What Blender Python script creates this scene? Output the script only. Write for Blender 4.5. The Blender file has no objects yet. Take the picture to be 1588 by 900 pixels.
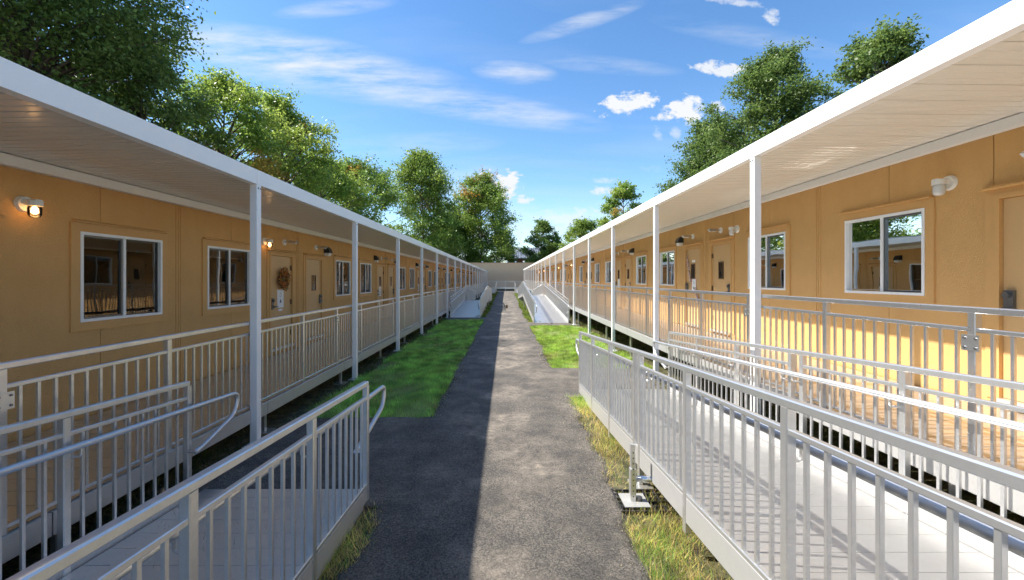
import bpy, bmesh, math, random
import numpy as np
from mathutils import Vector, Matrix
random.seed(11); rng = np.random.default_rng(11)
R = math.radians
scene = bpy.context.scene
COL = scene.collection

# ---------------------------------------------------------------- camera
ZC = 2.08                      # camera height above the asphalt
F = 650.0                      # focal length in photo pixels (photo 1588 wide)
cam_d = bpy.data.cameras.new('camera'); cam = bpy.data.objects.new('camera', cam_d)
COL.objects.link(cam); scene.camera = cam
cam.location = (0, 0, ZC); cam.rotation_euler = (R(90), 0, 0)
cam_d.sensor_width = 36; cam_d.lens = F/1588*36
cam_d.shift_x = (794-784)/1588; cam_d.shift_y = -(450-433)/1588
cam_d.clip_start = 0.05; cam_d.clip_end = 3000

# ---------------------------------------------------------------- light
SUN_EL, SUN_AZ = 50.0, -84.0   # azimuth from +Y towards +X : the sun stands on the left, a little ahead
sd = Vector((math.sin(R(SUN_AZ))*math.cos(R(SUN_EL)), math.cos(R(SUN_AZ))*math.cos(R(SUN_EL)), math.sin(R(SUN_EL))))
sun_d = bpy.data.lights.new('sun', 'SUN'); sun = bpy.data.objects.new('sun', sun_d); COL.objects.link(sun)
sun.location = sd*60; sun.rotation_euler = (-sd).to_track_quat('-Z', 'Y').to_euler()
sun_d.energy = 2.8; sun_d.angle = R(0.53); sun_d.color = (1.0, 0.95, 0.87)
scene.view_settings.view_transform = 'Standard'; scene.view_settings.look = 'None'
scene.view_settings.gamma = 1; scene.view_settings.use_curve_mapping = False
scene.view_settings.exposure = 1.85

scene.cycles.max_bounces = 8; scene.cycles.diffuse_bounces = 5; scene.cycles.glossy_bounces = 3; scene.cycles.transmission_bounces = 4; scene.cycles.transparent_max_bounces = 8
world = bpy.data.worlds.new('World'); scene.world = world; world.use_nodes = True
def build_world():
    nt = world.node_tree; N = nt.nodes; L = nt.links; N.clear()
    out = N.new('ShaderNodeOutputWorld'); bg = N.new('ShaderNodeBackground')
    bg.inputs['Strength'].default_value = 0.067
    L.new(bg.outputs[0], out.inputs[0])
    sky = N.new('ShaderNodeTexSky'); sky.sky_type = 'NISHITA'; sky.sun_disc = False
    sky.sun_elevation = R(SUN_EL); sky.sun_rotation = R(SUN_AZ)
    sky.air_density = 1.0; sky.dust_density = 0.15; sky.ozone_density = 2.0; sky.altitude = 50
    hs = N.new('ShaderNodeHueSaturation'); hs.inputs['Saturation'].default_value = 1.2; hs.inputs['Value'].default_value = 1.0
    L.new(sky.outputs[0], hs.inputs['Color'])
    tc = N.new('ShaderNodeTexCoord'); sep = N.new('ShaderNodeSeparateXYZ'); L.new(tc.outputs['Generated'], sep.inputs[0])
    def M(op, a, b=None, c=None, clamp=False):
        n = N.new('ShaderNodeMath'); n.operation = op; n.use_clamp = clamp
        for i, v in enumerate((a, b, c)):
            if v is None: continue
            if isinstance(v, (int, float)): n.inputs[i].default_value = v
            else: L.new(v, n.inputs[i])
        return n.outputs[0]
    X, Y, Z = sep.outputs
    yy = M('MAXIMUM', Y, 0.08)
    A = M('DIVIDE', X, yy); B = M('DIVIDE', Z, yy)      # direction, as slope sideways and upwards of the north
    front = M('MULTIPLY', M('SUBTRACT', Y, 0.1), 5.0, clamp=True)
    def noise(scale, stretch, detail=6, rough=.6, rot=0):
        c = N.new('ShaderNodeCombineXYZ'); L.new(A, c.inputs[0]); L.new(B, c.inputs[1])
        mp = N.new('ShaderNodeMapping'); mp.inputs['Scale'].default_value = (stretch[0], stretch[1], 1); mp.inputs['Rotation'].default_value = (0, 0, rot)
        L.new(c.outputs[0], mp.inputs[0])
        n = N.new('ShaderNodeTexNoise'); n.inputs['Scale'].default_value = scale; n.inputs['Detail'].default_value = detail; n.inputs['Roughness'].default_value = rough
        L.new(mp.outputs[0], n.inputs['Vector']); return n.outputs[0]
    puff = noise(22, (1, 1.5)); wisp = noise(7, (.8, 4.5), 5, .62, R(9)); fine = noise(55, (1, 1.2), 4)
    total = None
    def blob(px, py, rx, ry, rot, amp, kind):
        nonlocal total
        a0, b0 = (px-784)/F, (433-py)/F; rx /= F; ry /= F
        da = M('SUBTRACT', A, a0); db = M('SUBTRACT', B, b0)
        c, s = math.cos(R(rot)), math.sin(R(rot))
        u = M('ADD', M('MULTIPLY', da, c/rx), M('MULTIPLY', db, s/rx))
        v = M('ADD', M('MULTIPLY', da, -s/ry), M('MULTIPLY', db, c/ry))
        r2 = M('ADD', M('MULTIPLY', u, u), M('MULTIPLY', v, v))
        g = M('SUBTRACT', 1.0, r2)                      # 1 in the middle, 0 at the rim
        if kind == 'p':
            n = M('ADD', M('MULTIPLY', M('SUBTRACT', puff, .5), 4.6), M('MULTIPLY', M('SUBTRACT', fine, .5), 1.6))
            m = M('MULTIPLY', M('ADD', M('ADD', g, n), -.12), 1.5*amp, clamp=True)
            m = M('MULTIPLY', m, M('MULTIPLY', M('ADD', g, 1.0), 1.3, clamp=True), clamp=True)
            m = M('MULTIPLY', m, min(1, amp))
        else:
            m = M('MULTIPLY', M('MAXIMUM', M('MULTIPLY', M('ADD', g, .3), .8), 0.0), M('MULTIPLY', M('SUBTRACT', wisp, .33), 2.6, clamp=True))
            m = M('MULTIPLY', m, amp, clamp=True)
        total = m if total is None else M('MAXIMUM', total, m)
    for b in [(975,160,58,17,10,1,'p'), (1068,170,50,22,8,1,'p'), (1125,108,50,13,-5,.9,'p'), (1196,26,13,17,20,.7,'p'),
              (775,285,38,27,0,1,'p'), (816,309,20,9,0,.9,'p'), (930,296,20,9,0,.8,'p'), (940,280,24,6,0,.5,'p'), (1020,208,10,13,0,.5,'p'), (1047,206,9,14,0,.5,'p'),
              (1130,1,60,7,-8,.6,'p'), (888,338,70,16,0,.65,'p'), (1010,262,26,6,0,.35,'p'),
              (480,100,260,44,-11,.9,'w'), (740,165,190,24,-9,.75,'w'), (798,112,62,18,-4,.75,'w'), (905,34,95,13,18,.6,'w'), (520,12,90,14,6,.5,'w'),
              (640,225,130,20,2,.3,'w'), (880,350,170,40,0,.7,'w'), (1180,60,160,18,-10,.28,'w'), (930,100,120,14,-5,.3,'w'), (720,300,90,50,0,.5,'w')]:
        blob(*b)
    total = M('MULTIPLY', total, front)
    # cirrus over the rest of the dome
    zz = M('ADD', M('MAXIMUM', Z, 0.0), .12); c2 = N.new('ShaderNodeCombineXYZ')
    L.new(M('DIVIDE', X, zz), c2.inputs[0]); L.new(M('DIVIDE', Y, zz), c2.inputs[1])
    n2 = N.new('ShaderNodeTexNoise'); n2.inputs['Scale'].default_value = 1.6; n2.inputs['Detail'].default_value = 6
    mp2 = N.new('ShaderNodeMapping'); mp2.inputs['Scale'].default_value = (.5, 1.6, 1); L.new(c2.outputs[0], mp2.inputs[0]); L.new(mp2.outputs[0], n2.inputs['Vector'])
    gen = M('MULTIPLY', M('SUBTRACT', n2.outputs[0], .5), 1.6, clamp=True)
    total = M('MAXIMUM', total, M('MULTIPLY', gen, .35))
    mix = N.new('ShaderNodeMix'); mix.data_type = 'RGBA'
    L.new(total, mix.inputs[0]); L.new(hs.outputs[0], mix.inputs[6]); mix.inputs[7].default_value = (3.9, 4.0, 4.15, 1)
    L.new(mix.outputs[2], bg.inputs['Color'])
build_world()

# ---------------------------------------------------------------- materials
MATS = {}
def mat(name, base, rough=.6, metal=0.0, noise=None, bump=None, spec=.5, extra=None):
    """noise=(scale, amount, tint) varies the colour; bump=(scale, strength, dist)"""
    m = bpy.data.materials.new(name); m.use_nodes = True; MATS[name] = m
    nt = m.node_tree; N = nt.nodes; L = nt.links; p = N['Principled BSDF']
    p.inputs['Roughness'].default_value = rough; p.inputs['Metallic'].default_value = metal; p.inputs['Specular IOR Level'].default_value = spec
    p.inputs['Base Color'].default_value = (*base, 1)
    tc = N.new('ShaderNodeTexCoord'); gp = N.new('ShaderNodeNewGeometry')
    if noise:
        sc, am, tint = noise
        n = N.new('ShaderNodeTexNoise'); n.inputs['Scale'].default_value = sc; n.inputs['Detail'].default_value = 7; n.inputs['Roughness'].default_value = .65
        L.new(gp.outputs['Position'], n.inputs['Vector'])
        cr = N.new('ShaderNodeValToRGB'); cr.color_ramp.elements[0].position = .32; cr.color_ramp.elements[1].position = .7
        cr.color_ramp.elements[0].color = (*[b*(1-am)+t*am for b, t in zip(base, tint)], 1); cr.color_ramp.elements[1].color = (*base, 1)
        L.new(n.outputs[0], cr.inputs[0]); L.new(cr.outputs[0], p.inputs['Base Color'])
        rr = N.new('ShaderNodeMath'); rr.operation = 'MULTIPLY_ADD'; rr.inputs[1].default_value = -.18; rr.inputs[2].default_value = rough+.09
        L.new(n.outputs[0], rr.inputs[0]); L.new(rr.outputs[0], p.inputs['Roughness'])
    if bump:
        b = N.new('ShaderNodeBump'); b.inputs['Strength'].default_value = bump[1]; b.inputs['Distance'].default_value = bump[2]
        n = N.new('ShaderNodeTexNoise'); n.inputs['Scale'].default_value = bump[0]; n.inputs['Detail'].default_value = 4
        L.new(gp.outputs['Position'], n.inputs['Vector']); L.new(n.outputs[0], b.inputs['Height']); L.new(b.outputs[0], p.inputs['Normal'])
    return m
TAN = (.64, .375, .142)
mat('stucco', TAN, .75, 0, (2.2, .35, (.54, .30, .105)), (90, .55, .012), .3)
def weather(name, amt):
    nt = MATS[name].node_tree; N = nt.nodes; L = nt.links; p = N['Principled BSDF']; src = p.inputs['Base Color'].links[0].from_socket
    gp = N.new('ShaderNodeNewGeometry'); mp = N.new('ShaderNodeMapping'); mp.inputs['Scale'].default_value = (2.2, 2.2, .5); L.new(gp.outputs['Position'], mp.inputs[0])
    n = N.new('ShaderNodeTexNoise'); n.inputs['Scale'].default_value = 1.0; n.inputs['Detail'].default_value = 8; n.inputs['Roughness'].default_value = .7; L.new(mp.outputs[0], n.inputs['Vector'])
    r = N.new('ShaderNodeValToRGB'); r.color_ramp.elements[0].position = .35; r.color_ramp.elements[1].position = .6; r.color_ramp.elements[0].color = (1-amt, 1-amt*1.05, 1-amt*1.1, 1); r.color_ramp.elements[1].color = (1, 1, 1, 1); L.new(n.outputs[0], r.inputs[0])
    m = N.new('ShaderNodeMix'); m.data_type = 'RGBA'; m.blend_type = 'MULTIPLY'; m.inputs[0].default_value = 1; L.new(src, m.inputs[6]); L.new(r.outputs[0], m.inputs[7]); L.new(m.outputs[2], p.inputs['Base Color'])
weather('stucco', .06)
mat('trim_tan', (.62, .355, .13), .6, 0, (5, .2, (.54, .305, .105)), (40, .15, .004), .35)
mat('door_tan', (.60, .375, .165), .42, 0, (3, .15, (.53, .325, .135)), (25, .08, .004), .45)
mat('white_paint', (.87, .865, .84), .38, 0, (1.5, .12, (.7, .7, .68)), None)
mat('soffit_white', (.78, .735, .65), .2, 0, (1.2, .15, (.70, .655, .57)), (6, .03, .01))
mat('aluminium', (.78, .77, .745), .33, .8, (11, .5, (.56, .55, .53)), (120, .06, .002))
mat('galvanised', (.64, .645, .65), .30, .9, (18, .5, (.48, .48, .49)), (90, .08, .002))
mat('channel_metal', (.52, .515, .50), .45, .45, (9, .35, (.42, .41, .395)), (80, .05, .002))
mat('handrail_metal', (.66, .67, .68), .46, .9, (6, .2, (.62, .62, .62)), None)
mat('plank_metal', (.78, .76, .725), .34, .86, (3.5, .4, (.60, .58, .55)), (60, .08, .003))
mat('vinyl', (.82, .82, .80), .35, 0, (8, .1, (.7, .7, .68)))
mat('black_plastic', (.025, .024, .023), .45)
mat('white_plastic', (.78, .76, .70), .35)
mat('paper', (.82, .82, .80), .6)
mat('red_paint', (.55, .03, .03), .5)
mat('ink', (.06, .06, .07), .6)
mat('grey_ink', (.35, .35, .37), .6)
mat('dark_metal', (.20, .20, .20), .4, .8)
mat('hinge_brown', (.16, .09, .04), .5, .4)
mat('screen', (.035, .036, .038), .55, 0, None, (900, .3, .001))
mat('blind', (.72, .70, .64), .6)
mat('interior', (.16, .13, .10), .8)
mat('roof_grey', (.28, .30, .33), .4, .4, (2, .3, (.2, .21, .23)))
mat('brick_red', (.17, .065, .045), .85, 0, (3, .4, (.1, .045, .035)))
mat('soil', (.11, .08, .05), .95, 0, (5, .8, (.05, .04, .025)), (18, .8, .05))
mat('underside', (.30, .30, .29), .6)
mat('end_wall_tan', (.72, .50, .31), .75, 0, (1.5, .3, (.64, .44, .27)), (30, .3, .02))
mat('ring_brown', (.10, .055, .025), .9)
def emis(name, col, s):
    m = mat(name, (.8, .7, .5), .3); p = m.node_tree.nodes['Principled BSDF']
    p.inputs['Emission Color'].default_value = (*col, 1); p.inputs['Emission Strength'].default_value = s
emis('lamp_lit', (1.0, .50, .17), 3.2)
mat('jar_glass', (.62, .61, .57), .18)
def glass(name, tint, ior, rough=0.0):
    m = bpy.data.materials.new(name); m.use_nodes = True; MATS[name] = m
    nt = m.node_tree; N = nt.nodes; L = nt.links; N.clear()
    o = N.new('ShaderNodeOutputMaterial'); mx = N.new('ShaderNodeMixShader'); t = N.new('ShaderNodeBsdfTransparent'); g = N.new('ShaderNodeBsdfGlossy')
    f = N.new('ShaderNodeFresnel'); f.inputs['IOR'].default_value = ior; t.inputs[0].default_value = (*tint, 1); g.inputs['Roughness'].default_value = rough
    n = N.new('ShaderNodeTexNoise'); n.inputs['Scale'].default_value = 1.3; b = N.new('ShaderNodeBump'); b.inputs['Strength'].default_value = .03; b.inputs['Distance'].default_value = .05
    gp = N.new('ShaderNodeNewGeometry'); L.new(gp.outputs['Position'], n.inputs['Vector']); L.new(n.outputs[0], b.inputs['Height']); L.new(b.outputs[0], g.inputs['Normal'])
    L.new(f.outputs[0], mx.inputs[0]); L.new(t.outputs[0], mx.inputs[1]); L.new(g.outputs[0], mx.inputs[2]); L.new(mx.outputs[0], o.inputs[0])
glass('window_glass', (.34, .36, .36), 1.75)
glass('lamp_glass', (.85, .85, .85), 1.5)
def attr_mat(name, rough, trans, scale=1.0):
    m = bpy.data.materials.new(name); m.use_nodes = True; MATS[name] = m
    nt = m.node_tree; N = nt.nodes; L = nt.links; p = N['Principled BSDF']; o = N['Material Output']
    a = N.new('ShaderNodeAttribute'); a.attribute_name = 'tone'
    p.inputs['Roughness'].default_value = rough; p.inputs['Specular IOR Level'].default_value = .35
    L.new(a.outputs['Color'], p.inputs['Base Color'])
    if trans:
        tr = N.new('ShaderNodeBsdfTranslucent'); mx = N.new('ShaderNodeMixShader'); mx.inputs[0].default_value = trans
        hs = N.new('ShaderNodeHueSaturation'); hs.inputs['Value'].default_value = 1.5; hs.inputs['Hue'].default_value = .49; L.new(a.outputs['Color'], hs.inputs['Color']); L.new(hs.outputs[0], tr.inputs[0])
        L.new(p.outputs[0], mx.inputs[1]); L.new(tr.outputs[0], mx.inputs[2]); L.new(mx.outputs[0], o.inputs[0])
attr_mat('leaf', .42, .42); attr_mat('grass_blade', .5, .35); attr_mat('dry_leaf', .6, .1)
mat('bark', (.13, .10, .075), .9, 0, (6, .6, (.06, .045, .035)), (20, .6, .03))

def asphalt():
    m = bpy.data.materials.new('asphalt'); m.use_nodes = True; MATS['asphalt'] = m
    nt = m.node_tree; N = nt.nodes; L = nt.links; p = N['Principled BSDF']; gp = N.new('ShaderNodeNewGeometry')
    def tex(kind, scale, detail=6, rough=.6, stretch=None):
        t = N.new(kind); t.inputs['Scale'].default_value = scale
        if kind == 'ShaderNodeTexNoise': t.inputs['Detail'].default_value = detail; t.inputs['Roughness'].default_value = rough
        src = gp.outputs['Position']
        if stretch:
            mp = N.new('ShaderNodeMapping'); mp.inputs['Scale'].default_value = stretch; L.new(src, mp.inputs[0]); src = mp.outputs[0]
        L.new(src, t.inputs['Vector']); return t.outputs[0]
    def ramp(src, p0, p1, c0, c1):
        r = N.new('ShaderNodeValToRGB'); r.color_ramp.elements[0].position = p0; r.color_ramp.elements[1].position = p1
        r.color_ramp.elements[0].color = (*c0, 1); r.color_ramp.elements[1].color = (*c1, 1); L.new(src, r.inputs[0]); return r.outputs[0]
    def mix(f, a, b, mode='MIX'):
        n = N.new('ShaderNodeMix'); n.data_type = 'RGBA'; n.blend_type = mode
        for i, v in ((0, f), (6, a), (7, b)):
            if isinstance(v, (int, float)): n.inputs[i].default_value = v
            elif isinstance(v, tuple): n.inputs[i].default_value = (*v, 1)
            else: L.new(v, n.inputs[i])
        return n.outputs[2]
    grain = ramp(tex('ShaderNodeTexNoise', 70, 6, .95), .40, .62, (.026, .025, .0235), (.285, .255, .215))
    vor = N.new('ShaderNodeTexVoronoi'); vor.inputs['Scale'].default_value = 105; L.new(gp.outputs['Position'], vor.inputs['Vector'])
    sv = N.new('ShaderNodeSeparateColor'); L.new(vor.outputs['Color'], sv.inputs[0])
    stones = ramp(sv.outputs[0], .25, .95, (.034, .033, .031), (.29, .26, .22))
    grain = mix(.5, grain, stones)
    dust_big = ramp(tex('ShaderNodeTexNoise', .9, 5, .6, (1.0, .7, 1)), .47, .66, (0, 0, 0), (.85, .85, .85))
    dust_f = ramp(tex('ShaderNodeTexNoise', 9, 6, .75, (1, 1.6, 1)), .36, .66, (0, 0, 0), (1, 1, 1))
    d = mix(1.0, dust_big, dust_f, 'MULTIPLY')
    # the trodden middle of the path carries most of the dust, the freshly rolled edges least
    sx = N.new('ShaderNodeSeparateXYZ'); L.new(gp.outputs['Position'], sx.inputs[0])
    w = N.new('ShaderNodeMath'); w.operation = 'ABSOLUTE'; L.new(sx.outputs[0], w.inputs[0])
    wm = N.new('ShaderNodeMapRange'); wm.inputs[1].default_value = .35; wm.inputs[2].default_value = 1.0; wm.inputs[3].default_value = 1.0; wm.inputs[4].default_value = .25; L.new(w.outputs[0], wm.inputs[0])
    dm = N.new('ShaderNodeMath'); dm.operation = 'MULTIPLY'; L.new(d, dm.inputs[0]); L.new(wm.outputs[0], dm.inputs[1])
    c = mix(dm.outputs[0], grain, (.56, .475, .375))
    med = ramp(tex('ShaderNodeTexNoise', 2.2, 5, .65), .35, .7, (.55, .55, .55), (1.15, 1.12, 1.08))
    c = mix(1.0, c, med, 'MULTIPLY')
    speck = ramp(tex('ShaderNodeTexVoronoi', 26), .05, .085, (1, 1, 1), (0, 0, 0))
    sm = N.new('ShaderNodeMath'); sm.operation = 'MULTIPLY'; L.new(speck, sm.inputs[0]); L.new(dust_f, sm.inputs[1])
    c = mix(sm.outputs[0], c, (.36, .33, .29))
    L.new(c, p.inputs['Base Color']); p.inputs['Roughness'].default_value = .82; p.inputs['Specular IOR Level'].default_value = .4
    b = N.new('ShaderNodeBump'); b.inputs['Strength'].default_value = 1.0; b.inputs['Distance'].default_value = .012
    L.new(tex('ShaderNodeTexNoise', 70, 6, .95), b.inputs['Height'])
    b2 = N.new('ShaderNodeBump'); b2.inputs['Strength'].default_value = .4; b2.inputs['Distance'].default_value = .05
    L.new(tex('ShaderNodeTexNoise', 3.0, 3), b2.inputs['Height']); L.new(b.outputs[0], b2.inputs['Normal']); L.new(b2.outputs[0], p.inputs['Normal'])
asphalt()

def ground_mat():
    m = bpy.data.materials.new('ground'); m.use_nodes = True; MATS['ground'] = m
    nt = m.node_tree; N = nt.nodes; L = nt.links; p = N['Principled BSDF']; gp = N.new('ShaderNodeNewGeometry')
    def nz(s, d=6):
        t = N.new('ShaderNodeTexNoise'); t.inputs['Scale'].default_value = s; t.inputs['Detail'].default_value = d; L.new(gp.outputs['Position'], t.inputs['Vector']); return t.outputs[0]
    r1 = N.new('ShaderNodeValToRGB'); e = r1.color_ramp.elements; e[0].position = .3; e[0].color = (.045, .035, .02, 1); e[1].position = .72; e[1].color = (.20, .15, .085, 1)
    x = e.new(.5); x.color = (.07, .075, .03, 1)
    L.new(nz(7, 8), r1.inputs[0]); L.new(r1.outputs[0], p.inputs['Base Color']); p.inputs['Roughness'].default_value = .95
    b = N.new('ShaderNodeBump'); b.inputs['Strength'].default_value = .8; b.inputs['Distance'].default_value = .04; L.new(nz(30), b.inputs['Height']); L.new(b.outputs[0], p.inputs['Normal'])
ground_mat()
def lawn_mat():
    m = bpy.data.materials.new('lawn_soil'); m.use_nodes = True; MATS['lawn_soil'] = m
    nt = m.node_tree; N = nt.nodes; L = nt.links; p = N['Principled BSDF']; gp = N.new('ShaderNodeNewGeometry')
    t = N.new('ShaderNodeTexNoise'); t.inputs['Scale'].default_value = 3.0; t.inputs['Detail'].default_value = 8; L.new(gp.outputs['Position'], t.inputs['Vector'])
    r1 = N.new('ShaderNodeValToRGB'); e = r1.color_ramp.elements; e[0].position = .3; e[0].color = (.20, .19, .06, 1); e[1].position = .7; e[1].color = (.16, .32, .06, 1)
    L.new(t.outputs[0], r1.inputs[0]); L.new(r1.outputs[0], p.inputs['Base Color']); p.inputs['Roughness'].default_value = .95
lawn_mat()

# ---------------------------------------------------------------- object helpers
WL = {}
def link(name, data, parent=None, loc=(0, 0, 0), m=None):
    o = bpy.data.objects.new(name, data); COL.objects.link(o); loc = Vector(loc); WL[o.name] = loc
    if parent is not None:
        o.parent = parent; o.location = loc - WL[parent.name]
    else: o.location = loc
    return o
def tag(o, label=None, cat=None, group=None, kind=None):
    if label: o['label'] = label
    if cat: o['category'] = cat
    if group: o['group'] = group
    if kind: o['kind'] = kind
    return o
def thing(name, label, cat, loc, group=None):
    return tag(link(name, None, None, loc), label, cat, group)
class MB:
    def __init__(s): s.v = []; s.f = []; s.fm = []; s.cur = 0
    def face(s, idx): s.f.append(idx); s.fm.append(s.cur)
    def box(s, x0, x1, y0, y1, z0, z1):
        if x0 > x1: x0, x1 = x1, x0
        b = len(s.v); s.v += [(x0,y0,z0),(x1,y0,z0),(x1,y1,z0),(x0,y1,z0),(x0,y0,z1),(x1,y0,z1),(x1,y1,z1),(x0,y1,z1)]
        for q in ((0,3,2,1),(4,5,6,7),(0,1,5,4),(1,2,6,5),(2,3,7,6),(3,0,4,7)): s.face([b+i for i in q])
        return s
    def beam(s, p0, p1, w, h, c=.15):
        """chamfered bar from p0 to p1; w sideways (horizontal), h vertical, plumb-cut ends"""
        p0 = Vector(p0); p1 = Vector(p1); d = p1-p0; hd = Vector((d.x, d.y, 0))
        if hd.length < 1e-6: return s.post(p0, p1, w, h, c)
        n = Vector((-hd.y, hd.x, 0)).normalized(); k = min(w, h)*c
        prof = [(-w/2+k,-h/2),(w/2-k,-h/2),(w/2,-h/2+k),(w/2,h/2-k),(w/2-k,h/2),(-w/2+k,h/2),(-w/2,h/2-k),(-w/2,-h/2+k)]
        s._prism([[p+n*a+Vector((0,0,b)) for a, b in prof] for p in (p0, p1)]); return s
    def post(s, p0, p1, w, h, c=.12):
        k = min(w, h)*c
        prof = [(-w/2+k,-h/2),(w/2-k,-h/2),(w/2,-h/2+k),(w/2,h/2-k),(w/2-k,h/2),(-w/2+k,h/2),(-w/2,h/2-k),(-w/2,-h/2+k)]
        s._prism([[Vector(p)+Vector((a,b,0)) for a, b in prof] for p in (p0, p1)]); return s
    def _prism(s, rings, cap=True):
        b = len(s.v); n = len(rings[0])
        for r in rings: s.v += [tuple(p) for p in r]
        for k in range(len(rings)-1):
            for i in range(n):
                j = (i+1) % n; s.face([b+k*n+i, b+k*n+j, b+(k+1)*n+j, b+(k+1)*n+i])
        if cap: s.face([b+i for i in range(n)][::-1]); s.face([b+(len(rings)-1)*n+i for i in range(n)])
    def tube(s, pts, r, n=8, cap=True):
        pts = [Vector(p) for p in pts]; rs = r if isinstance(r, (list, tuple)) else [r]*len(pts)
        rings = []; prev = None
        for i, p in enumerate(pts):
            t = (pts[min(i+1, len(pts)-1)]-pts[max(i-1, 0)]).normalized()
            if prev is None:
                a = t.orthogonal().normalized()
            else:
                a = prev - t*prev.dot(t); a = a.normalized() if a.length > 1e-6 else t.orthogonal().normalized()
            prev = a; b = t.cross(a)
            rings.append([p+(a*math.cos(2*math.pi*k/n)+b*math.sin(2*math.pi*k/n))*rs[i] for k in range(n)])
        s._prism(rings, cap); return s
    def mesh(s, name, mats, smooth=False, fix=True):
        me = bpy.data.meshes.new(name); me.from_pydata(s.v, [], s.f)
        if isinstance(mats, str): mats = [mats]
        for m in mats: me.materials.append(MATS[m])
        if len(mats) > 1: me.polygons.foreach_set('material_index', s.fm)
        if fix:
            bm = bmesh.new(); bm.from_mesh(me); bmesh.ops.recalc_face_normals(bm, faces=bm.faces); bm.to_mesh(me); bm.free()
        if smooth: me.polygons.foreach_set('use_smooth', [True]*len(me.polygons))
        me.update(); return me
    def obj(s, name, mats, parent=None, loc=(0,0,0), smooth=False, fix=True):
        return link(name, s.mesh(name, mats, smooth, fix), parent, loc)
def rounded(pts, rad, n=5):
    pts = [Vector(p) for p in pts]; out = [pts[0]]
    for a, b, c in zip(pts, pts[1:], pts[2:]):
        d0 = (a-b); d1 = (c-b); r = min(rad, d0.length*.49, d1.length*.49)
        p, q = b+d0.normalized()*r, b+d1.normalized()*r
        for i in range(n+1):
            t = i/n; out.append(p*(1-t)**2+b*2*t*(1-t)+q*t*t)
    out.append(pts[-1]); return out
def raw_mesh(name, V, Fc, tone, m):
    """big loose-face mesh from numpy: V (n,3), Fc (m,k) , tone (n,3)"""
    me = bpy.data.meshes.new(name); k = Fc.shape[1]
    me.vertices.add(len(V)); me.vertices.foreach_set('co', V.astype(np.float32).ravel())
    me.loops.add(Fc.size); me.loops.foreach_set('vertex_index', Fc.astype(np.int32).ravel())
    me.polygons.add(len(Fc)); me.polygons.foreach_set('loop_start', np.arange(0, Fc.size, k, dtype=np.int32)); me.polygons.foreach_set('loop_total', np.full(len(Fc), k, dtype=np.int32))
    me.update(calc_edges=True)
    a = me.color_attributes.new('tone', 'FLOAT_COLOR', 'POINT')
    a.data.foreach_set('color', np.concatenate([tone, np.ones((len(tone), 1))], 1).astype(np.float32).ravel())
    me.materials.append(MATS[m]); return me

# ================================================================ the setting
g = MB(); g.v = [(-900,-300,0),(900,-300,0),(900,1500,0),(-900,1500,0)]; g.f = [[0,1,2,3]]; g.fm = [0]
tag(g.obj('ground', 'ground'), kind='structure')

L_FOOT, L_APRON = 3.92, 6.15       # near left ramp foot and the end of the asphalt apron in front of it
R_FOOT, R_APRON = 7.62, 9.65
L2_FOOT, L2_AP0 = 22.5, 21.0
R2_FOOT, R2_AP0 = 19.7, 18.45
PATH_END = 69.0
def wob(y, s):
    return .025*math.sin(y*2.3+s)+.03*math.sin(y*.9+s*2.1)+.016*math.sin(y*7.1+s*3)+.012*math.sin(y*17+s*5)
def path_edges(y):
    l = -1.10+wob(y, 1)*1.5; r = 1.08+wob(y, 4)*1.5
    if y < 4.5: r -= .03
    if L_FOOT-.12 < y < L_APRON+wob(l*3, 2): l = -3.02
    if L2_AP0 < y < L2_FOOT+.1: l = -3.05
    if R_FOOT-.35 < y < R_APRON: r = 3.0
    if R2_AP0 < y < R2_FOOT+.1: r = 3.0
    if 35 < y: l -= .1; r += .15
    if y > 60: r += min(.5, (y-60)*.12)
    return l, r
def build_path():
    ys = list(np.arange(-6, 14, .06))+list(np.arange(14, PATH_END, .12)); rows = []
    for y in ys:
        l, r = path_edges(y); l += random.gauss(0, .008); r += random.gauss(0, .008)
        t = .032
        rows.append([(l-.035, y, -.01), (l, y, t*.55), (l+.05, y, t), (r-.05, y, t), (r, y, t*.55), (r+.035, y, -.01)])
    mb = MB()
    for row in rows: mb.v += row
    for i in range(len(rows)-1):
        for k in range(5): mb.face([i*6+k, i*6+k+1, (i+1)*6+k+1, (i+1)*6+k])
    o = mb.obj('path', 'asphalt', fix=False); tag(o, kind='structure')
    mb = MB(); mb.box(-3.0, 2.2, PATH_END, PATH_END+.15, -.02, .12); tag(mb.obj('kerb', 'plank_metal'), kind='structure')
build_path()

# soil sheets under the two lawns
def lawn(name, x0, x1, y0, y1):
    mb = MB(); n = int((y1-y0)/.25); xs = np.linspace(x0, x1, 9)
    for j in range(n+1):
        y = y0+(y1-y0)*j/n
        for i, x in enumerate(xs):
            edge = i in (0, 8) or j in (0, n)
            mb.v.append((x+(0 if not edge else random.gauss(0, .01)), y, -.004 if edge else .014+.012*math.sin(x*3+y*1.7)))
    for j in range(n):
        for i in range(8): mb.face([j*9+i, j*9+i+1, (j+1)*9+i+1, (j+1)*9+i])
    return tag(mb.obj(name, 'lawn_soil', fix=False, smooth=True), kind='structure')
lawn('lawn_left', -3.05, -1.12, L_APRON+.02, L2_AP0-.05); lawn('lawn_right', 1.10, 3.3, R_APRON+.02, R2_AP0-.05)

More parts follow.
